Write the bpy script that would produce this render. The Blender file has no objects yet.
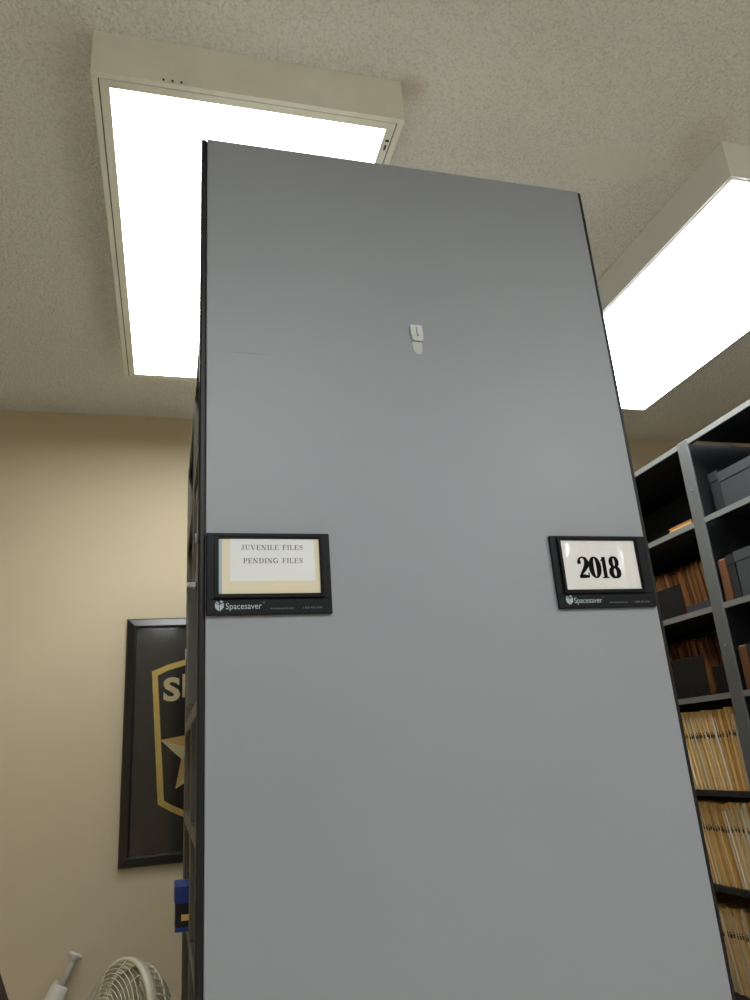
import bpy, bmesh, math, random
from mathutils import Vector, Matrix
random.seed(7)
C = bpy.context.scene.collection
PI = math.pi
EYE = 1.355

# ------------------------------------------------------------------ materials
def mat(name, col, rough=0.5, metal=0.0, bump=None, var=None, spec=0.5, coat=0.0):
    m = bpy.data.materials.new(name); m.use_nodes = True
    nt = m.node_tree; b = nt.nodes['Principled BSDF']
    b.inputs['Base Color'].default_value = (*col, 1)
    b.inputs['Roughness'].default_value = rough
    b.inputs['Metallic'].default_value = metal
    b.inputs['Specular IOR Level'].default_value = spec
    b.inputs['Coat Weight'].default_value = coat
    tc = nt.nodes.new('ShaderNodeTexCoord')
    if var:
        sc, amt = var
        n = nt.nodes.new('ShaderNodeTexNoise'); n.inputs['Scale'].default_value = sc; n.inputs['Detail'].default_value = 4
        nt.links.new(tc.outputs['Object'], n.inputs['Vector'])
        r = nt.nodes.new('ShaderNodeValToRGB')
        r.color_ramp.elements[0].position = .3; r.color_ramp.elements[1].position = .7
        r.color_ramp.elements[0].color = (*[c*(1-amt) for c in col], 1)
        r.color_ramp.elements[1].color = (*[min(1, c*(1+amt)) for c in col], 1)
        nt.links.new(n.outputs['Fac'], r.inputs['Fac']); nt.links.new(r.outputs['Color'], b.inputs['Base Color'])
    if bump:
        sc, st, dist = bump
        n = nt.nodes.new('ShaderNodeTexNoise'); n.inputs['Scale'].default_value = sc; n.inputs['Detail'].default_value = 3
        nt.links.new(tc.outputs['Object'], n.inputs['Vector'])
        bp = nt.nodes.new('ShaderNodeBump'); bp.inputs['Strength'].default_value = st; bp.inputs['Distance'].default_value = dist
        nt.links.new(n.outputs['Fac'], bp.inputs['Height']); nt.links.new(bp.outputs['Normal'], b.inputs['Normal'])
    return m

def s2l(*c):
    return tuple(((v/255)/12.92 if v/255 <= .04045 else ((v/255+.055)/1.055)**2.4) for v in c)

M = {}
M['wall'] = mat('beige_wall_paint', s2l(200,185,156), .75, bump=(180, .10, .002), var=(1.5, .03), spec=.25)
M['floor'] = mat('speckled_floor_tile', s2l(228,224,216), .5, var=(60, .10))
M['panel'] = mat('grey_laminate', s2l(145,150,157), .46, bump=(900, .04, .0005), var=(3, .02), spec=.5)
M['trim'] = mat('black_plastic_trim', s2l(20,19,22), .45, spec=.35)
M['shelf'] = mat('grey_shelf_enamel', s2l(112,113,110), .45, spec=.4)
M['shelf_dark'] = mat('shade_toned_shelf_enamel', s2l(30,31,35), .6, spec=.3)  # dark tone puts the shade of the shelf insides into the colour
M['post'] = mat('grey_post_enamel', s2l(88,90,89), .45, spec=.4)
M['shelf_left'] = mat('warm_grey_shelf_enamel', s2l(104,100,90), .5, spec=.4)
M['holder'] = mat('charcoal_plastic', s2l(11,15,21), .45, bump=(700, .15, .0006), spec=.22)
M['holder_edge'] = mat('black_bezel_plastic', s2l(5,6,8), .45, spec=.2)
M['card_beige'] = mat('manila_card', s2l(226,216,190), .7)
M['paper'] = mat('white_paper', s2l(228,230,232), .6)
M['card_white'] = mat('white_card', s2l(226,224,224), .55)
M['ink'] = mat('black_ink', s2l(8,8,14), .7, spec=.1)
M['ink_soft'] = mat('grey_ink', s2l(48,50,58), .6)
M['print'] = mat('silver_print', s2l(165,180,190), .5)
M['print_dim'] = mat('dim_silver_print', s2l(105,112,120), .5)
M['fix'] = mat('cream_fixture_enamel', s2l(222,219,204), .45, var=(14, .04))
M['fix2'] = mat('white_fixture_enamel', s2l(226,226,220), .45)
M['gap'] = mat('dark_gap', s2l(50,46,40), .7)
M['hook'] = mat('satin_white_plastic', s2l(206,207,205), .3)
M['hook_dim'] = mat('translucent_adhesive_strip', s2l(186,188,187), .4)
M['frame'] = mat('black_picture_frame', s2l(16,15,15), .28, spec=.6)
M['backing'] = mat('charcoal_cloth_backing', s2l(58,54,46), .5, var=(25, .15))
M['shield'] = mat('black_shield_field', s2l(20,19,20), .25)
M['gold'] = mat('gold_print', s2l(252,218,120), .45, var=(30, .08))
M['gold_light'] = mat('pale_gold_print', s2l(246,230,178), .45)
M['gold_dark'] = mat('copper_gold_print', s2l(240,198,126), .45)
M['fan'] = mat('cream_fan_plastic', s2l(214,207,184), .4)
M['fan_dark'] = mat('dark_fan_slot', s2l(40,40,42), .5)
M['whiteplast'] = mat('matte_white_plastic', s2l(208,204,194), .45)
M['blue'] = mat('blue_plastic', s2l(30,58,140), .4)
M['blackbox'] = mat('black_card', s2l(14,14,19), .6)
M['brownchair'] = mat('dark_brown_upholstery', s2l(58,46,36), .7, bump=(300, .3, .001))
M['binder'] = mat('slate_binder_cloth', s2l(38,41,47), .6)
M['box'] = mat('grey_file_box_board', s2l(50,53,58), .6)
M['black_div'] = mat('black_divider_steel', s2l(13,14,17), .6, spec=.2)
tans = [s2l(224,186,116), s2l(232,198,134), s2l(214,170,98), s2l(236,210,156), s2l(206,156,84)]
for i, c in enumerate(tans): M['tan%d' % i] = mat('tan_folder_card_%d' % i, c, .65, var=(40, .07))
browns = [s2l(160,104,58), s2l(176,120,70), s2l(138,88,52), s2l(168,132,96)]
for i, c in enumerate(browns): M['brown%d' % i] = mat('brown_wallet_card_%d' % i, c, .7, var=(30, .08))
M['brown_dark'] = mat('dark_brown_wallet_card', s2l(104,70,46), .75, spec=.2)
M['pages'] = mat('cream_page_edges', s2l(238,226,196), .7)
M['pages_white'] = mat('white_page_edges', s2l(228,218,196), .7)
M['mark'] = mat('dark_label_print', s2l(74,68,62), .6)

def emitter(name, col, s):
    m = bpy.data.materials.new(name); m.use_nodes = True
    nt = m.node_tree; nt.nodes.clear()
    e = nt.nodes.new('ShaderNodeEmission'); e.inputs['Color'].default_value = (*col, 1); e.inputs['Strength'].default_value = s
    o = nt.nodes.new('ShaderNodeOutputMaterial'); nt.links.new(e.outputs[0], o.inputs[0])
    return m
M['lens'] = emitter('lit_acrylic_lens', (.95, .99, .99), 5.0)
M['lens_rear'] = emitter('lit_acrylic_lens_rear', (.95, .99, .99), 5.0)

def crinkle(m):
    nt = m.node_tree; N = nt.nodes; L = nt.links; b = N['Principled BSDF']
    b.inputs['Coat Weight'].default_value = 1; b.inputs['Coat Roughness'].default_value = .12
    tc = N.new('ShaderNodeTexCoord'); mp = N.new('ShaderNodeMapping'); mp.inputs['Scale'].default_value = (34, 34, 9); mp.inputs['Rotation'].default_value = (0, .15, 0)
    n = N.new('ShaderNodeTexNoise'); n.inputs['Scale'].default_value = 1; n.inputs['Detail'].default_value = 1.5
    L.new(tc.outputs['Object'], mp.inputs['Vector']); L.new(mp.outputs[0], n.inputs['Vector'])
    bp = N.new('ShaderNodeBump'); bp.inputs['Distance'].default_value = .02; bp.inputs['Strength'].default_value = .8
    L.new(n.outputs['Fac'], bp.inputs['Height']); L.new(bp.outputs['Normal'], b.inputs['Coat Normal'])
crinkle(M['card_white'])

def ceiling_mat():
    m = mat('popcorn_ceiling', s2l(224,222,212), .9, spec=.1)
    nt = m.node_tree; N = nt.nodes; L = nt.links; b = N['Principled BSDF']
    tc = N.new('ShaderNodeTexCoord')
    n1 = N.new('ShaderNodeTexNoise'); n1.inputs['Scale'].default_value = 105; n1.inputs['Detail'].default_value = 3
    L.new(tc.outputs['Object'], n1.inputs['Vector'])
    n2 = N.new('ShaderNodeTexVoronoi'); n2.inputs['Scale'].default_value = 120
    L.new(tc.outputs['Object'], n2.inputs['Vector'])
    ad = N.new('ShaderNodeMath'); ad.operation = 'SUBTRACT'
    L.new(n1.outputs['Fac'], ad.inputs[0]); L.new(n2.outputs['Distance'], ad.inputs[1])
    # patched smooth area: an ellipse of its own shape
    def blob(cx, cy, rx, ry, soft):
        mp = N.new('ShaderNodeMapping'); mp.vector_type = 'POINT'
        mp.inputs['Location'].default_value = (-cx/rx, -cy/ry, 0)
        mp.inputs['Scale'].default_value = (1/rx, 1/ry, 0)
        L.new(tc.outputs['Object'], mp.inputs['Vector'])
        nn = N.new('ShaderNodeTexNoise'); nn.inputs['Scale'].default_value = 9
        L.new(tc.outputs['Object'], nn.inputs['Vector'])
        ln = N.new('ShaderNodeVectorMath'); ln.operation = 'LENGTH'; L.new(mp.outputs[0], ln.inputs[0])
        a = N.new('ShaderNodeMath'); a.operation = 'ADD'; L.new(ln.outputs['Value'], a.inputs[0]); L.new(nn.outputs['Fac'], a.inputs[1])
        r = N.new('ShaderNodeMapRange'); r.inputs['From Min'].default_value = 1.5+soft; r.inputs['From Max'].default_value = 1.5-soft
        L.new(a.outputs[0], r.inputs['Value']); return r.outputs['Result']
    patch = blob(1.075, 1.295, .115, .05, .22)
    stain1 = blob(.492, 1.185, .035, .03, .5)
    stain2 = blob(1.26, 1.19, .06, .07, .5)
    inv = N.new('ShaderNodeMath'); inv.operation = 'SUBTRACT'; inv.inputs[0].default_value = 1.0; L.new(patch, inv.inputs[1])
    bp = N.new('ShaderNodeBump'); bp.inputs['Distance'].default_value = .0045
    mu = N.new('ShaderNodeMath'); mu.operation = 'MULTIPLY'; mu.inputs[1].default_value = .95; L.new(inv.outputs[0], mu.inputs[0])
    L.new(mu.outputs[0], bp.inputs['Strength']); L.new(ad.outputs[0], bp.inputs['Height']); L.new(bp.outputs['Normal'], b.inputs['Normal'])
    base = s2l(230,228,220); fleck = s2l(216,213,203); st = s2l(190,168,142)
    r = N.new('ShaderNodeValToRGB'); r.color_ramp.elements[0].position = .38; r.color_ramp.elements[1].position = .5
    r.color_ramp.elements[0].color = (*fleck, 1); r.color_ramp.elements[1].color = (*base, 1)
    n3 = N.new('ShaderNodeTexNoise'); n3.inputs['Scale'].default_value = 190; n3.inputs['Detail'].default_value = 4
    L.new(tc.outputs['Object'], n3.inputs['Vector']); L.new(n3.outputs['Fac'], r.inputs['Fac'])
    col = r.outputs['Color']
    for msk, c, k in ((stain1, st, .45), (stain2, st, .25), (patch, s2l(222,218,206), .8)):
        mx = N.new('ShaderNodeMix'); mx.data_type = 'RGBA'
        kk = N.new('ShaderNodeMath'); kk.operation = 'MULTIPLY'; kk.inputs[1].default_value = k; kk.use_clamp = True; L.new(msk, kk.inputs[0])
        L.new(kk.outputs[0], mx.inputs['Factor']); L.new(col, mx.inputs['A']); mx.inputs['B'].default_value = (*c, 1)
        col = mx.outputs['Result']
    L.new(col, b.inputs['Base Color'])
    return m
M['ceiling'] = ceiling_mat()

# ------------------------------------------------------------------ builders
class MB:
    """Collects shapes in world space; build() links them as one mesh object."""
    def __init__(s): s.bm = bmesh.new(); s.mats = []
    def mi(s, m):
        if m is None: return 0
        if m not in s.mats: s.mats.append(m)
        return s.mats.index(m)
    def box(s, x0, x1, y0, y1, z0, z1, bev=0, m=None, mtx=None):
        t = bmesh.new()
        bmesh.ops.create_cube(t, size=1)
        for v in t.verts:
            v.co = Vector(((x0+x1)/2+v.co.x*(x1-x0), (y0+y1)/2+v.co.y*(y1-y0), (z0+z1)/2+v.co.z*(z1-z0)))
        if bev: bmesh.ops.bevel(t, geom=t.edges[:], offset=bev, segments=2, affect='EDGES', profile=.5)
        return s.merge(t, m, mtx)
    def merge(s, t, m=None, mtx=None):
        k = s.mi(m); vs = {}
        for v in t.verts: vs[v] = s.bm.verts.new(mtx @ v.co if mtx else v.co)
        for f in t.faces:
            try: nf = s.bm.faces.new([vs[v] for v in f.verts]); nf.material_index = k; nf.smooth = f.smooth
            except ValueError: pass
        t.free(); return s
    def prism(s, pts, axis_fn, d0, d1, m=None, bev=0):
        """pts: 2-D outline; axis_fn(u, v, d) -> world point."""
        t = bmesh.new()
        a = [t.verts.new(axis_fn(u, v, d0)) for u, v in pts]; b = [t.verts.new(axis_fn(u, v, d1)) for u, v in pts]
        n = len(pts)
        t.faces.new(a); t.faces.new(b[::-1])
        for i in range(n): t.faces.new([a[i], b[i], b[(i+1) % n], a[(i+1) % n]])
        bmesh.ops.recalc_face_normals(t, faces=t.faces[:])
        if bev: bmesh.ops.bevel(t, geom=t.edges[:], offset=bev, segments=2, affect='EDGES')
        return s.merge(t, m)
    def ring(s, outer, inner, axis_fn, d0, d1, m=None):
        """band between two outlines with the same number of points"""
        t = bmesh.new(); n = len(outer)
        P = [[t.verts.new(axis_fn(u, v, d)) for u, v in o] for o in (outer, inner) for d in (d0, d1)]
        o0, o1, i0, i1 = P
        for i in range(n):
            j = (i+1) % n
            for q in ((o0[i], o0[j], i0[j], i0[i]), (o1[i], i1[i], i1[j], o1[j]), (o0[i], o1[i], o1[j], o0[j]), (i0[i], i0[j], i1[j], i1[i])):
                t.faces.new(q)
        bmesh.ops.recalc_face_normals(t, faces=t.faces[:])
        return s.merge(t, m)
    def tube(s, pts, r, n=8, m=None, closed=False, radii=None):
        pts = [Vector(p) for p in pts]; t = bmesh.new(); rings = []; N = len(pts)
        up = None
        for i, p in enumerate(pts):
            a = pts[(i-1) % N] if (closed or i > 0) else p; b = pts[(i+1) % N] if (closed or i < N-1) else p
            d = (b-a).normalized()
            if up is None: up = d.orthogonal().normalized()
            up = (up - d*up.dot(d)).normalized(); w = d.cross(up)
            rr = radii[i] if radii else r
            rings.append([t.verts.new(p + (up*math.cos(2*PI*k/n) + w*math.sin(2*PI*k/n))*rr) for k in range(n)])
        for i in range(N if closed else N-1):
            A = rings[i]; B_ = rings[(i+1) % N]
            for k in range(n): f = t.faces.new([A[k], A[(k+1) % n], B_[(k+1) % n], B_[k]]); f.smooth = True
        if not closed: t.faces.new(rings[0][::-1]); t.faces.new(rings[-1])
        bmesh.ops.recalc_face_normals(t, faces=t.faces[:])
        return s.merge(t, m)
    def lathe(s, prof, mtx, n=32, m=None):
        """prof: (radius, z) from bottom to top"""
        t = bmesh.new(); rings = []
        for r, z in prof: rings.append([t.verts.new(mtx @ Vector((r*math.cos(2*PI*k/n), r*math.sin(2*PI*k/n), z))) for k in range(n)])
        for A, B_ in zip(rings, rings[1:]):
            for k in range(n): f = t.faces.new([A[k], A[(k+1) % n], B_[(k+1) % n], B_[k]]); f.smooth = True
        t.faces.new(rings[0][::-1]); t.faces.new(rings[-1])
        bmesh.ops.recalc_face_normals(t, faces=t.faces[:])
        return s.merge(t, m)
    def build(s, name, m=None, parent=None, at=None):
        """at = the world point used as origin of a top-level mesh"""
        me = bpy.data.meshes.new(name)
        org = Vector(at) if at else (Vector(wloc(parent)) if parent else Vector((0, 0, 0)))
        bmesh.ops.translate(s.bm, verts=s.bm.verts[:], vec=-org)
        s.bm.to_mesh(me); s.bm.free()
        if s.mats and s.mats[0] is not None and not m:
            for x in s.mats: me.materials.append(x)
        else:
            me.materials.append(m)
        o = bpy.data.objects.new(name, me); C.objects.link(o)
        if parent: o.parent = parent
        else: o.location = org
        return o

def wloc(o):
    p = Vector((0, 0, 0))
    while o: p += o.location; o = o.parent
    return p
def tag(o, label, cat, group=None):
    o['label'] = label; o['category'] = cat
    if group: o['group'] = group
    return o
def empty(name, loc, label, cat, group=None):
    o = bpy.data.objects.new(name, None); o.empty_display_size = .05; C.objects.link(o); o.location = loc
    return tag(o, label, cat, group)
def struct(o): o['kind'] = 'structure'; return o
def copy_tree(o, parent=None):
    c = o.copy(); C.objects.link(c); c.parent = parent
    for ch in list(o.children): copy_tree(ch, c)
    return c

XZ = lambda u, v, d: Vector((u, d, v))         # outline in x-z, thickness along y

def text_mesh(name, body, size, x, z, y, m, parent, align='LEFT', width=None, bold=0, extrude=.0002, mtx=None):
    cu = bpy.data.curves.new('t', 'FONT'); cu.body = body; cu.size = size; cu.align_x = align; cu.extrude = extrude; cu.offset = bold
    cu.resolution_u = 4
    o = bpy.data.objects.new('t', cu); C.objects.link(o)
    dg = bpy.context.evaluated_depsgraph_get(); dg.update()
    me = bpy.data.meshes.new_from_object(o.evaluated_get(dg))
    C.objects.unlink(o); bpy.data.objects.remove(o)
    xs = [v.co.x for v in me.vertices]; w = max(xs)-min(xs)
    sx = width/w if width else 1
    org = wloc(parent)
    for v in me.vertices:
        p = Vector((x + v.co.x*sx, y - v.co.z, z + v.co.y))
        v.co = p - org
    me.materials.clear(); me.materials.append(m)
    ob = bpy.data.objects.new(name, me); C.objects.link(ob); ob.parent = parent
    return ob

# ------------------------------------------------------------------ the room
XL, XR, YB, YF, ZC = -2.3, 2.75, -3.3, 2.93, 1.385+EYE
def slab(name, m, *b): o = MB().box(*b).build(name, m); return struct(o)
slab('floor', M['floor'], XL-.1, XR+.1, YB-.1, YF+.1, -.1, 0)
slab('ceiling', M['ceiling'], XL-.1, XR+.1, YB-.1, YF+.1, ZC, ZC+.1)
slab('wall_back', M['wall'], XL-.1, XR+.1, YF, YF+.1, 0, ZC)
slab('wall_left', M['wall'], XL-.1, XL, YB, YF, 0, ZC)
slab('wall_right', M['wall'], XR, XR+.1, YB, YF, 0, ZC)
slab('wall_front', M['wall'], XL-.1, XR+.1, YB-.1, YB, 0, ZC)

# ------------------------------------------------------------------ ceiling lights
def ceiling_light(x0, x1, y0, y1, label, lens, hm, frame_in=.033, detail=True, group=None, drop=.014):
    zb = 1.277+EYE
    t = empty('ceiling_light', ((x0+x1)/2, (y0+y1)/2, ZC), label, 'ceiling light', group)
    h = MB(); th = .012
    # deep box housing: four sides turned in at the bottom, top pan
    rect = lambda a: [(x0+a, y0+a), (x1-a, y0+a), (x1-a, y1-a), (x0+a, y1-a)]
    XY = lambda u, v, d: Vector((u, v, d))
    h.ring(rect(0), rect(th), XY, zb, ZC-.0005)
    h.box(x0+th, x1-th, y0+th, y1-th, ZC-.012, ZC-.001)
    h.build('housing', hm, t)
    if detail:
        g = .0145
        MB().ring(rect(th), rect(g+.001), XY, zb+.004, zb+.02).build('gap_shade', M['gap'], t)  # solid dark ring standing in for the shade in the door gap
        d = MB()
        d.ring(rect(g), rect(frame_in), XY, zb+.001, zb+.010)
        door = d.build('door_frame', hm, t)
        l = MB(); l.box(x1-.026, x1-.018, y0+.060, y0+.064, zb-.0015, zb+.001); l.box(x1-.024, x1-.020, y0+.075, y0+.088, zb-.0015, zb+.001)
        l.build('latch', M['gap'], door)
        sc = MB()
        for k in range(3): sc.lathe([(.0022, 0), (.0022, .002), (.001, .003)], Matrix.Translation((x0+.135+k*.017, y0-.0005, zb+.006)) @ Matrix.Rotation(PI/2, 4, 'X'), 10)
        sc.build('screw', M['gap'], t)
        MB().box(x0+frame_in-.003, x1-frame_in+.003, y0+frame_in-.003, y1-frame_in+.003, zb+.002, zb+.0065).build('lens', lens, t)
    else:
        d = MB(); d.ring(rect(th*.6), rect(frame_in), XY, zb-.002, zb+.006); d.build('door_frame', hm, t)
        MB().box(x0+frame_in-.003, x1-frame_in+.003, y0+frame_in-.003, y1-frame_in+.003, zb-drop, zb+.003, bev=.003).build('lens', lens, t)
    return t
main_light = ceiling_light(-.161, .469, 1.172, 2.405, 'deep cream box ceiling light partly hidden behind the tall grey end panel', M['lens'], M['fix'])
main_light.rotation_euler.z = -.006
ceiling_light(1.302, 1.880, 1.18, 2.405, 'white box ceiling light to the right of the panel, above the open file shelves', M['lens'], M['fix2'], frame_in=.022, detail=False)
ceiling_light(-.165, .465, -1.25, -.03, 'box ceiling light above and behind the viewer, over the left side of the room', M['lens_rear'], M['fix'], detail=False, drop=.04)
ceiling_light(1.31, 1.895, -1.25, -.03, 'box ceiling light above and behind the viewer, over the right side of the room', M['lens_rear'], M['fix2'], detail=False, drop=.04)

# ------------------------------------------------------------------ mobile shelving unit with the big end panel
PY = 1.15; PX0, PX1, PT = .0475, .842, 1.1305+EYE
mob = empty('mobile_shelving_unit', ((PX0+PX1)/2, 1.6, 0), 'tall mobile shelving unit with a plain grey laminate end panel facing the viewer', 'shelving unit')
def panel_mat():
    m = M['panel']; nt = m.node_tree; N = nt.nodes; L = nt.links; b = N['Principled BSDF']
    src = b.inputs['Base Color'].links[0].from_socket
    tc = N.new('ShaderNodeTexCoord')      # a short horizontal scuff with its own shape
    sp = N.new('ShaderNodeMapping'); sp.inputs['Location'].default_value = (.0, 0, 0)
    L.new(tc.outputs['Object'], sp.inputs['Vector'])
    sub = N.new('ShaderNodeVectorMath'); sub.operation = 'SUBTRACT'
    sub.inputs[1].default_value = (.125-(PX0+PX1)/2, PY-1.6, 2.028)
    L.new(sp.outputs[0], sub.inputs[0])
    mu = N.new('ShaderNodeVectorMath'); mu.operation = 'MULTIPLY'; mu.inputs[1].default_value = (1/.034, 0, 1/.0016)
    L.new(sub.outputs[0], mu.inputs[0])
    ln = N.new('ShaderNodeVectorMath'); ln.operation = 'LENGTH'; L.new(mu.outputs[0], ln.inputs[0])
    r = N.new('ShaderNodeMapRange'); r.inputs['From Min'].default_value = 1.3; r.inputs['From Max'].default_value = .5; r.inputs['To Max'].default_value = .22
    L.new(ln.outputs['Value'], r.inputs['Value'])
    mx = N.new('ShaderNodeMix'); mx.data_type = 'RGBA'; L.new(r.outputs['Result'], mx.inputs['Factor']); L.new(src, mx.inputs['A'])
    mx.inputs['B'].default_value = (*s2l(70, 70, 70), 1); L.new(mx.outputs['Result'], b.inputs['Base Color'])
panel_mat()
MB().box(PX0+.0065, PX1-.001, PY, PY+.026, .02, PT, bev=.0018).build('end_panel', M['panel'], mob)
MB().box(PX0-.0045, PX0+.0063, PY+.001, PY+.034, .02, PT-.001, bev=.003).build('edge_trim', M['trim'], mob)
MB().box(PX1-.0008, PX1+.0065, PY+.001, PY+.030, .02, PT-.001, bev=.0025).build('edge_trim', M['trim'], mob)
fx0, fx1, fy0, fy1 = .0535, .836, 1.186, 2.35
# posts on the two open faces
for px in (fx0, fx1-.03):
    for py in (fy0, 1.755, fy1-.034):
        p = MB(); p.box(px, px+.03, py, py+.034, .12, 2.275, bev=.002)
        side = px if px == fx0 else px+.03
        for k in range(42):       # slot holes read as small dark rivets
            z = .2+k*.049
            p.box(side-.0006, side+.0006, py+.013, py+.021, z, z+.018, m=None)
        p.build('post', M['shelf_left'], mob)
MB().box(.43, .446, fy0+.01, fy1-.01, .13, 2.26).build('centre_divider', M['shelf_dark'], mob)
MB().box(fx0+.03, fx1-.03, fy1-.010, fy1-.002, .13, 2.26).build('end_sheet', M['shelf_dark'], mob)
MB().box(fx0+.03, fx1-.03, fy0+.002, fy0+.010, .13, 2.26).build('end_sheet', M['shelf_dark'], mob)
mz = [.16, .45, .74, 1.03, 1.25, 1.48, 1.75, 2.02, 2.268]
for z in mz:
    s_ = MB(); s_.box(fx0+.004, fx1-.004, fy0+.034, fy1-.034, z-.003, z)
    s_.box(fx0+.001, fx0+.006, fy0+.034, fy1-.034, z-.028, z); s_.box(fx1-.006, fx1-.001, fy0+.034, fy1-.034, z-.028, z)
    s_.build('shelf', M['shelf_left'], mob)
# white card strip clipped on the lip of one shelf
MB().box(.037, .056, 1.597, 1.605, 1.721, 1.730, bev=.001).build('label_clip', M['paper'], mob)
c_ = MB(); c_.box(fx0-.0, fx1, fy0, fy1, .03, .13, bev=.004); c_.build('carriage', M['shelf_dark'], mob)
for wy in (1.3, 1.95):
    for wx in (.15, .70):
        MB().lathe([(.015, -.014), (.04, -.012), (.04, .012), (.015, .014)], Matrix.Translation((wx, wy, .04)) @ Matrix.Rotation(PI/2, 4, 'X'), 24).build('wheel', M['trim'], mob)

# grey hanging box file standing in the left opening
def box_file(x0, x1, y0, y1, z0, z1, label, m, cat='box file', name='box_file', pull=True):
    t = empty(name, ((x0+x1)/2, (y0+y1)/2, z0), label, cat)
    MB().box(x0, x1, y0, y1, z0, z1, bev=.002).build('body', m, t)
    MB().box(x0-.002, x1, y0-.0015, y1+.0015, z1-.03, z1+.002, bev=.001).build('lid', m, t)
    if pull:
        MB().tube([(x0-.003, (y0+y1)/2+.010*math.cos(a*PI/8), z0+(z1-z0)*.45+.010*math.sin(a*PI/8)) for a in range(16)], .0018, 6, closed=True).build('finger_ring', M['hook_dim'], t)
    return t
box_file(.060, .36, 1.62, 1.70, 1.7505, 1.96, 'warm grey upright box file inside the left opening of the mobile unit, above the clip', M['shelf'])
box_file(.041, .36, 1.61, 1.68, 1.4805, 1.716, 'grey box file in the mobile unit just below the white clip, seen edge on', M['shelf'])

# small blue and black box poking out of the left side
bx = empty('tape_box', (.09, 1.90, 1.0305), 'small blue and black box poking out of the left side of the mobile unit', 'box')
MB().box(.0275, .14, 1.86, 1.95, 1.031, 1.10, bev=.003).build('body', M['blackbox'], bx)
MB().box(.025, .142, 1.857, 1.953, 1.085, 1.122, bev=.004).build('lid', M['blue'], bx)
MB().box(.027, .142, 1.859, 1.951, 1.0308, 1.040, bev=.002).build('base_band', M['blue'], bx)
MB().box(.040, .060, 1.8585, 1.8598, 1.052, 1.064).build('label_patch', M['gold_dark'], bx)
bx.location.z -= .0

# ------------------------------------------------------------------ label holders
def ribbon(mb, pts, ws, place, d0, d1, m=None):
    """variable-width stroke in 2-D"""
    n = len(pts); L_, R_ = [], []
    for i in range(n):
        a = Vector(pts[max(0, i-1)]); b = Vector(pts[min(n-1, i+1)]); d = (b-a).normalized(); nn = Vector((-d.y, d.x))
        w = ws[i]/2 if isinstance(ws, (list, tuple)) else ws/2
        L_.append(Vector(pts[i])+nn*w); R_.append(Vector(pts[i])-nn*w)
    t = bmesh.new()
    for i in range(n-1):
        q = [L_[i], L_[i+1], R_[i+1], R_[i]]
        a = [t.verts.new(place(p.x, p.y, d0)) for p in q]; b = [t.verts.new(place(p.x, p.y, d1)) for p in q]
        t.faces.new(a); t.faces.new(b[::-1])
        for k in range(4): t.faces.new([a[k], b[k], b[(k+1) % 4], a[(k+1) % 4]])
    bmesh.ops.recalc_face_normals(t, faces=t.faces[:])
    mb.merge(t, m)
def arc(cx, cy, rx, ry, a0, a1, n=14): return [(cx+rx*math.cos(math.radians(a0+(a1-a0)*i/n)), cy+ry*math.sin(math.radians(a0+(a1-a0)*i/n))) for i in range(n+1)]

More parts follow.
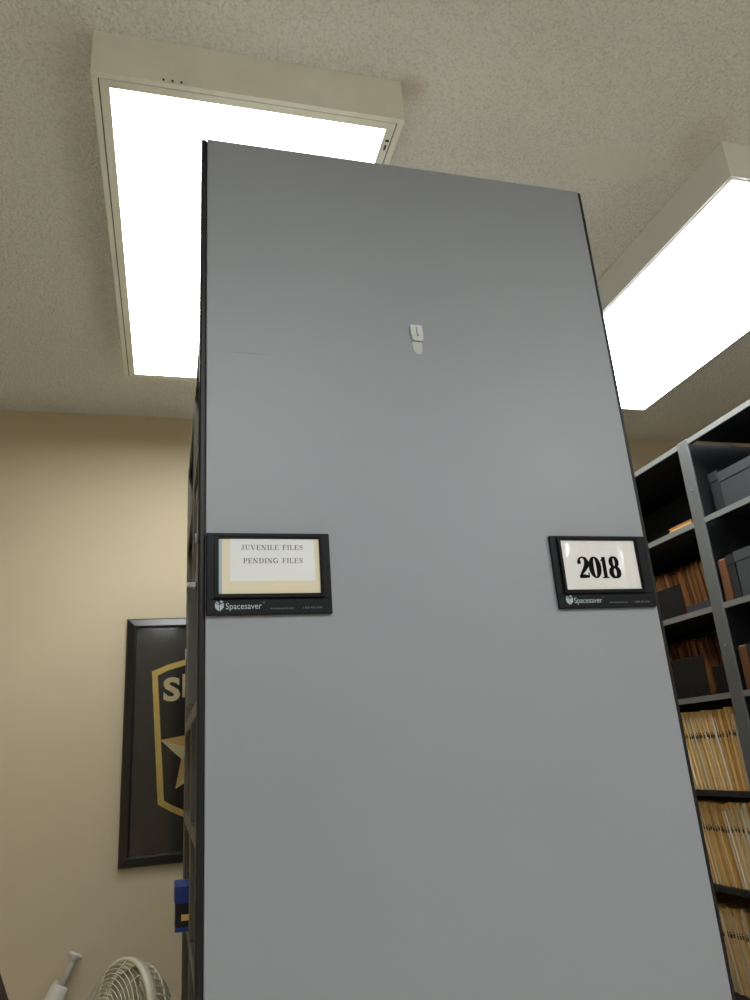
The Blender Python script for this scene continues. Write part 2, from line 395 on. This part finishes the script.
# serif capitals on a unit-high cell: list of (points, widths); thick T, thin t
T, t_ = .17, .055
def st(*p): return (list(p), t_)
def TK(*p): return (list(p), T)
def serif(x, y, w=.2): return ([(x-w, y), (x+w, y)], t_)
GL = {
 'I': (.5, [TK((.25, 0), (.25, 1)), serif(.25, .02), serif(.25, .98)]),
 'L': (.9, [TK((.25, 0), (.25, 1)), serif(.25, .98), st((.05, .02), (.82, .02)), st((.80, 0), (.82, .30))]),
 'E': (.95, [TK((.25, 0), (.25, 1)), st((.05, .98), (.82, .98)), st((.05, .02), (.86, .02)), st((.25, .52), (.62, .52)), st((.80, .98), (.82, .72)), st((.84, .02), (.87, .30)), st((.62, .4), (.62, .64))]),
 'F': (.88, [TK((.25, 0), (.25, 1)), st((.05, .98), (.80, .98)), serif(.25, .02), st((.25, .52), (.60, .52)), st((.78, .98), (.80, .72)), st((.60, .4), (.60, .64))]),
 'N': (1.15, [st((.22, 0), (.22, 1)), ([(.20, 1), (.88, 0)], T), st((.90, 0), (.90, 1)), serif(.22, .02), serif(.90, .98), st((.02, .98), (.28, .98))]),
 'V': (1.05, [([(.18, 1), (.52, 0)], T), st((.54, 0), (.86, 1)), serif(.18, .98), serif(.86, .98, .16)]),
 'U': (1.1, [TK((.25, 1), (.25, .3)), (arc(.54, .3, .29, .28, 180, 360), [T, T, .14, .12, .1, .08, .07, .06, .055, .055, .055, .055, .055, .055, .055]), st((.83, .3), (.83, 1)), serif(.25, .98), serif(.83, .98, .16)]),
 'J': (.75, [TK((.46, 1), (.46, .25)), (arc(.28, .22, .18, .2, 0, -170), [T, .15, .13, .1, .08, .07, .06, .055, .055, .06, .07, .08, .1, .12, .13]), serif(.46, .98)]),
 'P': (.9, [TK((.25, 0), (.25, 1)), serif(.25, .02), st((.05, .98), (.5, .98)), (arc(.5, .73, .27, .25, 90, -90), [.055, .07, .09, .12, .14, .16, .17, .17, .17, .16, .14, .12, .09, .07, .055]), st((.25, .48), (.5, .48))]),
 'D': (1.1, [TK((.25, 0), (.25, 1)), st((.05, .98), (.5, .98)), st((.05, .02), (.5, .02)), (arc(.48, .5, .46, .48, 90, -90), [.055, .07, .09, .12, .14, .16, .17, .17, .17, .16, .14, .12, .09, .07, .055])]),
 'G': (1.15, [(arc(.55, .5, .45, .49, 50, 310), [.055, .06, .08, .11, .14, .16, .17, .17, .17, .16, .14, .11, .08, .06, .055]), TK((.86, .05), (.86, .42)), serif(.86, .44), st((.86, .72), (.86, .98))]),
 'S': (.85, [([(.72, .78), (.62, .94), (.42, .99), (.22, .92), (.15, .76), (.24, .62), (.42, .53), (.60, .43), (.69, .28), (.60, .09), (.40, .01), (.20, .06), (.10, .24)], [.05, .06, .06, .08, .12, .16, .17, .17, .14, .09, .06, .06, .05]), st((.74, .72), (.74, .98)), st((.08, .02), (.08, .28))]),
}
def line_of(mb, text, x0, x1, z0, h, y, m, space=.55):
    adv = [GL[c][0] if c != ' ' else space for c in text]; tot = sum(adv)+.08*(len(text)-1)
    sx = (x1-x0)/tot; x = 0
    for c, a in zip(text, adv):
        if c != ' ':
            for pts, ws in GL[c][1]:
                pl = lambda u, v, d, x=x: Vector((x0+(x+u)*sx, d, z0+v*h))
                ribbon(mb, pts, ws, pl, y-.0002, y, m)
        x += a+.08

def label_holder(x0, label, kind):
    X = lambda mm: x0+mm/1000
    z1 = 1.702; Z = lambda mm: z1-mm/1000         # mm down from the top edge
    W, H = (194.5 if kind == 'left' else 192), 130
    t = empty('label_holder', (X(W/2), PY, Z(H)), label, 'sign')
    b = MB(); b.box(X(0), X(W), PY-.007, PY-.0002, Z(H), Z(0), bev=.0018)
    b.box(X(6), X(W-6), PY-.0085, PY-.0065, Z(105.2), Z(104.2)); b.build('backplate', M['holder'], t)
    yb = PY-.012
    wx0, wx1, wz0, wz1 = (19, 177, 9.5, 98) if kind == 'left' else (19, 167, 9, 98)
    o = [(X(wx0-6), Z(wz0-5.0)), (X(wx1+6), Z(wz0-5.0)), (X(wx1+6), Z(wz1+6)), (X(wx0-6), Z(wz1+6))]
    i = [(X(wx0), Z(wz0)), (X(wx1), Z(wz0)), (X(wx1), Z(wz1)), (X(wx0), Z(wz1))]
    i2 = [(X(wx0-2.5), Z(wz0-2.5)), (X(wx1+2.5), Z(wz0-2.5)), (X(wx1+2.5), Z(wz1+2.5)), (X(wx0-2.5), Z(wz1+2.5))]
    f = MB(); f.ring(o, i2, XZ, yb, PY-.0065); f.ring(i2, i, XZ, yb+.0018, PY-.0065); f.build('window_frame', M['holder_edge'], t)
    yc = PY-.0078
    if kind == 'left':
        MB().box(X(wx0+1), X(wx1-.5), yc, PY-.0066, Z(wz1-.5), Z(wz0+.5)).build('card', M['card_beige'], t)
        MB().box(X(wx0), X(wx0+5), yc-.0006, yc, Z(wz1-1), Z(wz0+1)).build('card_edge', M['print'], t)
        MB().box(X(36), X(169), yc-.0004, yc-.0001, Z(78), Z(10)).build('paper_slip', M['paper'], t)
        l = MB(); line_of(l, 'JUVENILE FILES', X(53), X(151), Z(28), .0078, yc-.0005, None)
        l.build('lettering', M['ink_soft'], t)
        l = MB(); line_of(l, 'PENDING FILES', X(56), X(150), Z(49.5), .0078, yc-.0005, None)
        l.build('lettering', M['ink_soft'], t)
    else:
        MB().box(X(wx0), X(wx1), yc, PY-.0066, Z(wz1), Z(wz0)).build('card', M['card_white'], t)
        # 2018 in a condensed fat-face serif
        l = MB(); zb_ = Z(77.5); h = .0385
        def dig(x_, w, strokes):
            for pts, ws in strokes:
                pl = lambda u, v, d: Vector((X(x_)+u*w/1000, d, zb_+v*h))
                # widths given in cell units of width; keep isotropic by ribboning in real mm
                pp = [(u*w/1000, v*h) for u, v in pts]; ww = [(k+.03)*w/1000 for k in ws] if isinstance(ws, list) else (ws+.03)*w/1000
                ribbon(l, pp, ww, lambda u, v, d: Vector((X(x_)+u, d, zb_+v)), yc-.0006, yc-.0002)
        two = [([(.20, .70), (.16, .78), (.24, .92), (.45, .98), (.68, .93), (.80, .76), (.74, .58), (.54, .40), (.30, .22), (.12, .06)],
                [.26, .24, .12, .08, .20, .36, .36, .26, .16, .10]),
               ([(.08, .07), (.5, .09), (.84, .07)], [.20, .26, .14]), ([(.80, .03), (.86, .16), (.87, .27)], [.16, .08, .05]),
               ([(.17, .66), (.17, .77)], .24)]
        zero = [(arc(.5, .5, .33, .47, 90, 450, 28), [.10+.30*abs(math.sin(math.radians(k*360/28)))**1.3 for k in range(29)])]
        one = [([(.5, .03), (.5, .99)], .36), ([(.14, .02), (.86, .02)], .09), ([(.14, .80), (.34, .86), (.56, .97)], [.07, .12, .10])]
        eight = [(arc(.5, .74, .25, .235, 90, 450, 22), [.09+.22*abs(math.sin(math.radians(k*360/22))) for k in range(23)]),
                 (arc(.5, .26, .31, .24, 90, 450, 22), [.10+.26*abs(math.sin(math.radians(k*360/22))) for k in range(23)])]
        dig(46, 23.5, two); dig(69, 22.5, zero); dig(90, 18, one); dig(107, 24, eight)
        l.build('lettering', M['ink'], t)
    # maker's mark: shield-like cube with two notches, name, small print
    g = MB(); yl = PY-.0074
    cx, cz = X(20 if kind == 'left' else 21), Z(115.5)
    def P(*q, dy=0): g.prism([(cx+a/1000, cz+b/1000) for a, b in q], XZ, yl-dy, PY-.0068)
    P((-6.5, 4.5), (-.4, 1.0), (-.4, -8.2), (-4.0, -5.6), (-6.5, -2.5))
    P((.4, 1.0), (6.5, 4.5), (6.5, -2.5), (4.0, -5.6), (.4, -8.2))
    P((-5.4, 5.8), (-3.6, 6.8), (0, 3.2), (0, 1.9))
    P((0, 6.0), (2.6, 8.2), (5.8, 6.0), (1.8, 3.4), (3.0, 5.2))
    g.build('emblem', M['print'], t)
    text_mesh('brand_lettering', 'Spacesaver', .0135, X(29), Z(121), yl, M['print'], t, width=.054)
    text_mesh('brand_lettering', '\u2122', .005, X(84), Z(114), yl, M['print_dim'], t)
    text_mesh('small_print', 'www.spacesaver.com', .0042, X(97), Z(122), yl, M['print_dim'], t, width=.036)
    text_mesh('small_print', '1-800-492-3434', .0042, X(147), Z(122), yl, M['print_dim'], t, width=.030)
    return t
label_holder(.0545, 'black label holder reading JUVENILE FILES and PENDING FILES on the panel\'s left edge', 'left')
label_holder(.644, 'charcoal label holder with a white 2018 card on the panel\'s right edge', 'right')

# ------------------------------------------------------------------ adhesive hook
hk = empty('adhesive_hook', (.4375, PY, 2.05), 'small white adhesive hook stuck high on the middle of the grey end panel', 'hook')
def outline(pts, cx, cz): return [(cx+a, cz+b) for a, b in pts]
MB().prism(outline([(-.0098, .013), (-.0095, -.005), (-.0050, -.0125), (0, -.0145), (.0060, -.0125), (.0088, -.006), (.0088, .013)], .4360, 2.064), XZ, PY-.0014, PY+.0006, bev=.0004).build('adhesive_strip', M['hook_dim'], hk)
MB().prism(outline([(-.0118, .0175), (-.0120, -.002), (-.0095, -.0125), (-.006, -.0165), (.0112, -.0165), (.0125, -.004), (.0112, .0175)], -.0015+.4375, 2.094), XZ, PY-.0048, PY-.0015, bev=.0012).build('base', M['hook'], hk)
n_ = MB(); n_.tube([(.4362, PY-.0050, 2.106), (.4362, PY-.0056, 2.094), (.4364, PY-.0080, 2.0865), (.4364, PY-.0100, 2.086), (.4364, PY-.0104, 2.089)], .0015, 8); n_.build('prong', M['hook_dim'], hk)

# ------------------------------------------------------------------ stationary shelving on the right
SX, SD = 1.70, .40
shz = [.03, .30, .575, .895, 1.178, 1.469, 1.741, 2.026, 2.307]       # top of each shelf
ub = empty('file_shelving', (SX+SD/2, 2.0, 0), 'grey open steel file shelving along the right side of the room', 'shelving unit')
posts = [1.075, 1.994, 2.872]
for py in posts:
    p = MB(); p.box(SX-.002, SX+.006, py, py+.054, 0, 2.31, bev=.0025, m=M['post'])
    p.build('post', None, ub)
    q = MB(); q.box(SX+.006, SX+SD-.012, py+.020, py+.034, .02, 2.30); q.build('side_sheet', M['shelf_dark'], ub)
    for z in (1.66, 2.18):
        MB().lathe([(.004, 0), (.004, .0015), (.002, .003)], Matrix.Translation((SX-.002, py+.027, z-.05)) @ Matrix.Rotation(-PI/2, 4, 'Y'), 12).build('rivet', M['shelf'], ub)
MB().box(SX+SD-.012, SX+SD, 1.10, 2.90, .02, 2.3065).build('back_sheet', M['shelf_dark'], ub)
for b0, b1 in ((1.129, 1.994), (2.048, 2.872)):
    for k, z in enumerate(shz):
        s_ = MB()
        lip = M['shelf'] if z > 1.3 else M['shelf_dark']  # lower lips take the dark tone, their dimness put into the colour
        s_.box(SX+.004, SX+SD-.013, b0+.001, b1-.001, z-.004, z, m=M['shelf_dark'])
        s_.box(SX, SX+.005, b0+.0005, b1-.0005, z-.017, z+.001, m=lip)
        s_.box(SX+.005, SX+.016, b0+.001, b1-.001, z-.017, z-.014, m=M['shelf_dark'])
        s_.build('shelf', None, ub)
# small bolt heads seen on the back of the top far compartment
for z in (2.18, 2.12):
    MB().lathe([(.005, 0), (.005, .002), (.003, .004)], Matrix.Translation((SX+SD-.012, 2.43, z)) @ Matrix.Rotation(-PI/2, 4, 'Y'), 12).build('rivet', M['shelf'], ub)

# ---- folders: local frame, spine end towards -x at x=0, base at z=0, thickness along y
def folder_proto(cover, pages, h, depth, th, mark=True, tall_page=0.0):
    n = MB()
    w = .0012
    # a bent sheet: front leaf, back leaf, fold at the bottom, back leaf with an end tab
    n.box(0, depth, -th/2, -th/2+w, 0, h-.006)
    n.box(-.004, depth, th/2-w, th/2, 0, h)
    n.box(0, depth, -th/2, th/2, 0, w)
    n.box(-.004, .004, th/2-w*2.2, th/2+.0002, h*.58, h-.006)
    o = n.build('file_folder', M[cover])
    k = max(2, int(th/.0035)); g = MB()
    for i in range(k):
        y0 = -th/2+w+(th-2*w)*i/k; y1 = y0+(th-2*w)/k*.82
        g.box((-.0052 if pages == 'pages_white' and i % 4 == 0 else .002+random.uniform(0, .006)), depth-.01, y0, y1, w, h-.014+random.uniform(-.008, .008)+(tall_page if i == 0 else 0))
    g.build('papers', M[pages], o)
    if mark:
        l = MB(); l.box(-.0052, -.0042, th/2-w*2.4-.0035, th/2+.0004, h*.655, h*.70); l.box(-.0052, -.0042, th/2-w*2.2-.001, th/2+.0002, h*.71, h*.725)
        l.build('label_mark', M['mark'], o)
    return o

def remove_tree(o):
    for c in list(o.children): remove_tree(c)
    bpy.data.objects.remove(o)

def file_row(protos, y0, y1, z, x, hmax, label, group, gap=.0012, lean=.05, jx=.006):
    y = y0; i = 0
    while y < y1:
        k = random.randrange(len(protos)); p, th = protos[k]
        o = copy_tree(p)
        a = min(.12, max(0, y-y0)*1.1)+.02 if lean else 0
        o.location = (x+random.uniform(0, jx), y+th/2, z+.0008)
        o.rotation_euler = (-a, 0, random.uniform(-.01, .01))
        o.scale = (1, 1, random.uniform(.965, 1.0))
        tag(o, label, 'folder', group)
        y += th+gap+random.uniform(0, .0015); i += 1

tanp = []
for cv, pg, th, tp in (('tan0', 'pages', .012, 0), ('tan1', 'pages', .008, 0), ('tan2', 'pages_white', .010, 0), ('tan3', 'pages_white', .014, .012), ('tan4', 'pages', .009, 0), ('tan1', 'pages_white', .016, 0), ('tan0', 'pages', .007, 0)):
    tanp.append((folder_proto(cv, pg, .251, .30, th, True, tp), th))
brp = []
for cv, pg, th in (('brown0', 'brown3', .026), ('brown1', 'brown1', .034), ('brown2', 'brown1', .040), ('brown1', 'brown3', .022)):
    brp.append((folder_proto(cv, pg, .225, .20, th, False), th))

A0, A1, B0, B1 = 2.052, 2.52, 1.60, 1.990
file_row(tanp, A0, A1, 1.178, SX+.014, 0, 'tan paper file folder packed upright on the fifth shelf down, left of the post', 'tan folders on the highest full shelf of the far bay')
file_row(tanp, A0, A1, .895, SX+.014, 0, 'tan paper file folder packed upright on the sixth shelf down, beside the end panel', 'tan folders on the middle full shelf of the far bay')
file_row(tanp, A0, A1, .575, SX+.05, 0, 'tan paper file folder on the dim shelf at the bottom right corner', 'tan folders on the lowest visible shelf')
file_row(tanp, B0+.20, B1-.006, 1.178, SX+.014, 0, 'tan paper file folder right of the post, at the right edge', 'tan folders in the near bay', lean=0)
file_row(tanp, B0+.25, B1-.006, .895, SX+.014, 0, 'tan paper file folder right of the post on the sixth shelf down', 'tan folders low in the near bay', lean=0)
file_row(brp, A0+.01, 2.60, 1.741, SX+.17, 0, 'brown expanding file wallet deep in the third compartment down, left of the post', 'brown file wallets in the third compartment down', lean=.1, jx=.02)
file_row(brp, A0+.01, 2.60, 1.469, SX+.17, 0, 'brown expanding file wallet deep in the fourth compartment down, left of the post', 'brown file wallets in the fourth compartment down', lean=.1, jx=.02)
for p, th in tanp+brp: remove_tree(p)

def divider(x0, x1, y0, y1, z0, h, label):
    t = empty('shelf_divider', ((x0+x1)/2, (y0+y1)/2, z0), label, 'divider')
    MB().box(x0, x0+.003, y0, y1, z0, z0+h, bev=.0008).build('plate', M['black_div'], t)
    MB().box(x0, x1, y0, y1, z0, z0+.002).build('foot', M['black_div'], t)
    return t
divider(SX+.035, SX+.15, 2.225, 2.50, 1.742, .115, 'low black steel divider before brown wallets in the compartment level with the 2018 card')
divider(SX+.035, SX+.15, 2.185, 2.50, 1.470, .135, 'low black steel divider before brown wallets just below the level of the 2018 sign')
box_file(SX+.05, SX+.15, 2.062, 2.165, 1.471, 1.56, 'small dark grey box beside the black divider, left of the post, above the tan folders', M['black_div'], 'box', 'storage_box', pull=False)
box_file(SX+.04, SX+.15, 2.066, 2.215, 1.743, 1.772, 'flat slate grey binder lying before the brown wallets left of the post', M['binder'], 'binder', 'ring_binder', pull=False)

# top far compartment: one loose folder lying flat at the front
lf = empty('loose_folder', (SX+.10, 2.13, 2.027), 'tan folder lying flat at the front of the top far shelf beside the post', 'folder')
MB().box(SX+.004, SX+.20, 2.060, 2.185, 2.0275, 2.031).build('cover', M['brown3'], lf)
MB().box(SX+.006, SX+.20, 2.064, 2.182, 2.031, 2.040).build('papers', M['tan2'], lf)
MB().box(SX+.004, SX+.20, 2.060, 2.185, 2.040, 2.043).build('cover', M['brown1'], lf)

# top near compartment
box_file(SX+.03, SX+.36, 1.60, 1.922, 2.0275, 2.155, 'wide slate grey file box in the top compartment right of the post', M['binder'])
box_file(SX+.035, SX+.36, 1.928, 1.972, 2.0275, 2.168, 'dark upright binder between the post and the wide grey file box on top', M['blackbox'], 'binder', 'ring_binder', pull=False)
# second near compartment
t = empty('file_wallet', (SX+.2, 1.97, 1.742), 'single brown file wallet right of the post, level with the 2018 card', 'folder')
wv = MB(); wv.box(SX+.012, SX+.30, 1.957, 1.990, 1.7425, 1.875, bev=.001); wv.build('cover', M['brown_dark'], t)
MB().box(SX+.014, SX+.29, 1.961, 1.986, 1.745, 1.879).build('papers', M['brown3'], t)
box_file(SX+.014, SX+.30, 1.922, 1.952, 1.7425, 1.882, 'thin black binder standing right of the single brown file wallet', M['blackbox'], 'binder', 'ring_binder', pull=False)
box_file(SX+.014, SX+.32, 1.60, 1.916, 1.7425, 1.885, 'dark grey file box cut off by the right edge, second compartment down', M['box'])
# third near compartment
t = empty('file_wallet', (SX+.2, 1.95, 1.47), 'brown file wallet right of the post, one compartment above the tan folders', 'folder')
MB().box(SX+.014, SX+.30, 1.955, 1.988, 1.4705, 1.60, bev=.001).build('cover', M['brown_dark'], t)
MB().box(SX+.016, SX+.29, 1.959, 1.984, 1.4725, 1.604).build('papers', M['brown3'], t)
box_file(SX+.014, SX+.30, 1.60, 1.948, 1.4705, 1.602, 'black file box cut off by the right edge, above the tan folders', M['blackbox'], pull=False)

# ------------------------------------------------------------------ framed badge on the back wall
FX0, FX1, FZ0, FZ1 = -.146, .396, 1.058, 1.902
pf = empty('framed_badge', ((FX0+FX1)/2, YF, FZ0), 'black framed gold sheriff star badge hanging on the beige back wall', 'picture')
rc = lambda a: [(FX0+a, FZ0+a), (FX1-a, FZ0+a), (FX1-a, FZ1-a), (FX0+a, FZ1-a)]
f = MB()
f.ring(rc(0), rc(.006), XZ, YF-.013, YF-.001)
# sloping face of the moulding: outer high, falling inwards
def slope(mb, a, b, ya, yb):
    t2 = bmesh.new(); A = [t2.verts.new((x, ya, z)) for x, z in rc(a)]; B_ = [t2.verts.new((x, yb, z)) for x, z in rc(b)]
    for i in range(4): t2.faces.new([A[i], B_[i], B_[(i+1) % 4], A[(i+1) % 4]])
    mb.merge(t2)
slope(f, .0, .004, YF-.013, YF-.018); slope(f, .004, .028, YF-.018, YF-.0265); slope(f, .028, .034, YF-.0265, YF-.0255); slope(f, .034, .036, YF-.0255, YF-.004)
f.build('frame', M['frame'], pf)
MB().box(FX0+.02, FX1-.02, YF-.009, YF-.002, FZ0+.02, FZ1-.02).build('backing', M['backing'], pf)
SCX = .125
def shield(k):          # half widths shrink by k, point symmetric left/right
    L_ = [(-.178+k, 1.707-k*.75), (-.120, 1.730-k), (-.06, 1.746-k), (0, 1.752-k)]
    Bt = [(-.147+k, 1.250+k*.55), (-.10, 1.222+k*1.05), (-.05, 1.198+k*1.08), (0, 1.180+k*1.1)]
    left = L_[::-1]+Bt
    right = [(-x, z) for x, z in left[::-1][1:-1]]
    return [(SCX+x, z) for x, z in left+right]
sf = MB(); sf.prism(shield(.0), XZ, YF-.0098, YF-.0088); sf.build('shield_field', M['shield'], pf)
sb = MB(); sb.ring(shield(0), shield(.021), XZ, YF-.0108, YF-.0099); sb.build('shield_border', M['gold'], pf)
# five-pointed star with facets
R0, R1 = .150, .073; SZ = 1.418
star = [(SCX+(R0 if i % 2 == 0 else R1)*math.sin(i*PI/5), SZ+(R0 if i % 2 == 0 else R1)*math.cos(i*PI/5)) for i in range(10)]
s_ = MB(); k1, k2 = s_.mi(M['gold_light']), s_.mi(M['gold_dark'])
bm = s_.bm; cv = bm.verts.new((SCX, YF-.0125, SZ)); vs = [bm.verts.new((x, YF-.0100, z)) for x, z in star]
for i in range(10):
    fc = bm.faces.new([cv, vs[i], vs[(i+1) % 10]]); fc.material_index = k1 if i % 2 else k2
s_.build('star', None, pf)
# SHERIFF round the top of the shield, letter by letter on an arc
for ch, xx, wd in (('S', .018, .060), ('H', .075, .038), ('E', .118, .034), ('R', .159, .038), ('I', .190, .012), ('F', .216, .032), ('F', .252, .032)):
    zz = 1.592 + .024*(1-((xx-SCX)/.14)**2)
    text_mesh('badge_letter', ch, .112, xx, zz, YF-.0102, M['gold_light'], pf, align='CENTER', bold=.0040, width=wd)
# glass
gm = bpy.data.materials.new('picture_glass'); gm.use_nodes = True
gn = gm.node_tree; gn.nodes.clear()
g1 = gn.nodes.new('ShaderNodeBsdfTransparent'); g2 = gn.nodes.new('ShaderNodeBsdfGlossy'); g2.inputs['Roughness'].default_value = .08
g3 = gn.nodes.new('ShaderNodeMixShader'); g4 = gn.nodes.new('ShaderNodeFresnel'); g4.inputs['IOR'].default_value = 1.35; g5 = gn.nodes.new('ShaderNodeOutputMaterial')
gn.links.new(g4.outputs[0], g3.inputs[0]); gn.links.new(g1.outputs[0], g3.inputs[1]); gn.links.new(g2.outputs[0], g3.inputs[2]); gn.links.new(g3.outputs[0], g5.inputs[0])
MB().box(FX0+.034, FX1-.034, YF-.0140, YF-.0132, FZ0+.034, FZ1-.034).build('glass', gm, pf)

# ------------------------------------------------------------------ pedestal fan
FC = Vector((-.080, 1.9, .848)); FR = .165
ax = Vector((-.86, -.46, .20)).normalized()
fan = empty('pedestal_fan', (-.088, 1.93, 0), 'cream pedestal fan with a round wire cage, standing before the back wall', 'fan')
rot = ax.to_track_quat('Z', 'Y').to_matrix().to_4x4(); FM = Matrix.Translation(FC) @ rot @ Matrix.Scale(.82, 4)
def circ(r, z, n=40): return [FM @ Vector((r*math.cos(2*PI*k/n), r*math.sin(2*PI*k/n), z)) for k in range(n)]
g = MB()
for k in range(15):
    u = (k+1)/16; r = FR*u; z = .012+.050*math.sqrt(max(0, 1-u*u*.96)); g.tube(circ(r, z), .0011, 5, closed=True)
for k in range(12):
    a = 2*PI*k/12
    g.tube([FM @ Vector((FR*u*math.cos(a), FR*u*math.sin(a), .0105+.050*math.sqrt(max(0, 1-u*u*.96)))) for u in [.15+.85*i/7 for i in range(8)]], .0012, 5)
g.lathe([(.028, .052), (.028, .062), (.018, .065)], FM, 24)
g.build('front_guard', M['fan'], fan)
g = MB(); g.lathe([(FR+.001, -.010), (FR+.006, -.008), (FR+.006, .014), (FR+.001, .016), (FR-.003, .014), (FR-.003, -.008)], FM, 48)
g.bm.faces.ensure_lookup_table()
for fc in [f_ for f_ in g.bm.faces if len(f_.verts) > 10]: g.bm.faces.remove(fc)
g.build('guard_ring', M['fan'], fan)
g = MB()
for k in range(42):
    a = 2*PI*k/44
    g.tube([FM @ Vector((r*math.cos(a), r*math.sin(a), z)) for r, z in ((FR, -.006), (FR*.95, -.040), (FR*.78, -.075), (FR*.42, -.090))], .0024, 5)
g.tube(circ(FR*.95, -.040), .0022, 6, closed=True); g.tube(circ(FR*.42, -.090), .0020, 6, closed=True)
g.build('rear_guard', M['fan'], fan)
h = MB(); h.lathe([(.074, -.072), (.078, -.090), (.075, -.125), (.058, -.155), (.03, -.168), (.004, -.170)], FM, 32); h.build('motor_housing', M['fan'], fan)
h2 = MB(); h2.lathe([(.014, -.001), (.014, .012), (.010, .016)], Matrix.Translation(FM @ Vector((.020, .052, -.128))) @ FM.to_3x3().to_4x4() @ Matrix.Rotation(-1.0, 4, 'X'), 16); h2.build('knob', M['fan_dark'], fan)
for k in range(3):
    b = MB(); a0 = 2*PI*k/3; t3 = bmesh.new(); rows = []
    for i in range(7):
        r = .03+.12*i/6; row = []
        for j in range(5):
            aa = a0+(-.45+.9*j/4)*(1-.25*i/6); row.append(t3.verts.new(FM @ Vector((r*math.cos(aa), r*math.sin(aa), -.022+.03*(j/4-.5)))))
        rows.append(row)
    for i in range(6):
        for j in range(4): f_ = t3.faces.new([rows[i][j], rows[i+1][j], rows[i+1][j+1], rows[i][j+1]]); f_.smooth = True
    bmesh.ops.solidify(t3, geom=t3.faces[:], thickness=.002)
    b.merge(t3).build('blade', M['fan'], fan)
px, py = fan.location.x, fan.location.y
hb = FM @ Vector((0, 0, -.12))
fan_x, fan_y = hb.x, hb.y
px_, py_ = -.066, 1.93
MB().tube([hb+Vector((0, 0, -.03)), hb+Vector((-.01, 0, -.10)), (px_+.01, py_, hb.z-.14), (px_, py_, hb.z-.17)], .016, 16).build('neck', M['fan'], fan)
MB().tube([(px_, py_, .02), (px_, py_, hb.z-.16)], .012, 16).build('pole', M['fan'], fan)
MB().lathe([(.130, 0), (.134, .006), (.130, .018), (.09, .035), (.03, .05), (.018, .08)], Matrix.Translation((px_-.022, py_, .0005)), 48).build('base', M['fan'], fan)

# ------------------------------------------------------------------ white telescoping pole leaning on the wall
d0 = Vector((-.66, 2.66, .012)); d1 = Vector((-.262, YF-.034, EYE-.530))
wp = empty('telescoping_pole', d0, 'white telescoping pole with a flared tip leaning on the back wall, left of the fan', 'pole')
D = (d1-d0); at = lambda k: d0+D*k; Lp = D.length
dr = D.normalized().to_track_quat('Z', 'Y').to_matrix().to_4x4(); WM = Matrix.Translation(d0) @ dr
MB().lathe([(.020, 0), (.026, .01), (.028, Lp-.105), (.026, Lp-.093), (.020, Lp-.087)], WM, 24).build('lower_tube', M['whiteplast'], wp)
MB().lathe([(.010, Lp-.092), (.010, Lp-.016), (.011, Lp-.012)], WM, 16).build('upper_tube', M['whiteplast'], wp)
MB().lathe([(.012, Lp-.020), (.013, Lp-.014), (.024, Lp-.006), (.025, Lp), (.018, Lp+.004)], WM, 20).build('flared_tip', M['whiteplast'], wp)
MB().box(.010, .036, -.011, .011, Lp-.103, Lp-.078, bev=.004, mtx=WM).build('clamp', M['whiteplast'], wp)

# ------------------------------------------------------------------ chair at the left edge
ch = empty('office_chair', (-.53, 1.93, 0), 'dark brown chair whose back just enters at the bottom left corner', 'chair')
cx, cy = -.53, 1.93
zt = 1.035
bk = MB()
pts = [(cx-.23, zt-.42), (cx-.235, zt-.12), (cx-.20, zt-.03), (cx-.12, zt), (cx+.12, zt), (cx+.20, zt-.03), (cx+.235, zt-.12), (cx+.23, zt-.42)]
bk.prism(pts, XZ, cy-.03, cy+.03, bev=.018); bk.build('backrest', M['brownchair'], ch)
MB().box(cx-.24, cx+.24, cy-.52, cy-.04, .43, .51, bev=.025).build('seat', M['brownchair'], ch)
MB().tube([(cx, cy+.02, zt-.30), (cx, cy+.045, .50), (cx, cy-.03, .41), (cx, cy-.2, .41)], .016, 10).build('back_bracket', M['trim'], ch)
MB().tube([(cx, cy-.28, .08), (cx, cy-.28, .43)], .028, 16).build('column', M['trim'], ch)
for k in range(5):
    a = 2*PI*k/5+.3; ex, ey = cx+.26*math.cos(a), cy-.28+.26*math.sin(a)
    lg = MB(); lg.tube([(cx, cy-.28, .10), (ex, ey, .065)], .016, 8); lgo = lg.build('leg', M['trim'], ch)
    MB().lathe([(.012, -.010), (.026, -.009), (.026, .009), (.012, .010)], Matrix.Translation((ex, ey, .027)) @ Matrix.Rotation(a, 4, 'Z') @ Matrix.Rotation(PI/2, 4, 'X'), 16).build('castor', M['trim'], lgo)

# ------------------------------------------------------------------ camera (27 mm-equivalent, pitched up, slight roll)
def cam_basis():
    V1, Vz, f = (3125, 557), (216, -1690), 750.0
    z = Vector((Vz[0]-375, -(Vz[1]-500), -f)).normalized()
    x = Vector((V1[0]-375, -(V1[1]-500), -f)); x = (x-z*x.dot(z)).normalized()
    y = z.cross(x); return Matrix((x, y, z))
cd = bpy.data.cameras.new('camera'); cam = bpy.data.objects.new('camera', cd); C.objects.link(cam)
cd.sensor_fit = 'VERTICAL'; cd.sensor_height = 36; cd.lens = 27.0; cd.clip_start = .02
cam.matrix_world = Matrix.Translation((0, 0, EYE)) @ cam_basis().to_4x4()
bpy.context.scene.camera = cam

w = bpy.data.worlds.new('world'); bpy.context.scene.world = w; w.use_nodes = True
w.node_tree.nodes['Background'].inputs['Color'].default_value = (.02, .02, .02, 1)
vs_ = bpy.context.scene.view_settings
bpy.context.scene.display_settings.display_device = 'sRGB'
vs_.view_transform = 'Standard'; vs_.look = 'None'; vs_.gamma = 1; vs_.use_curve_mapping = False; vs_.exposure = 1.38
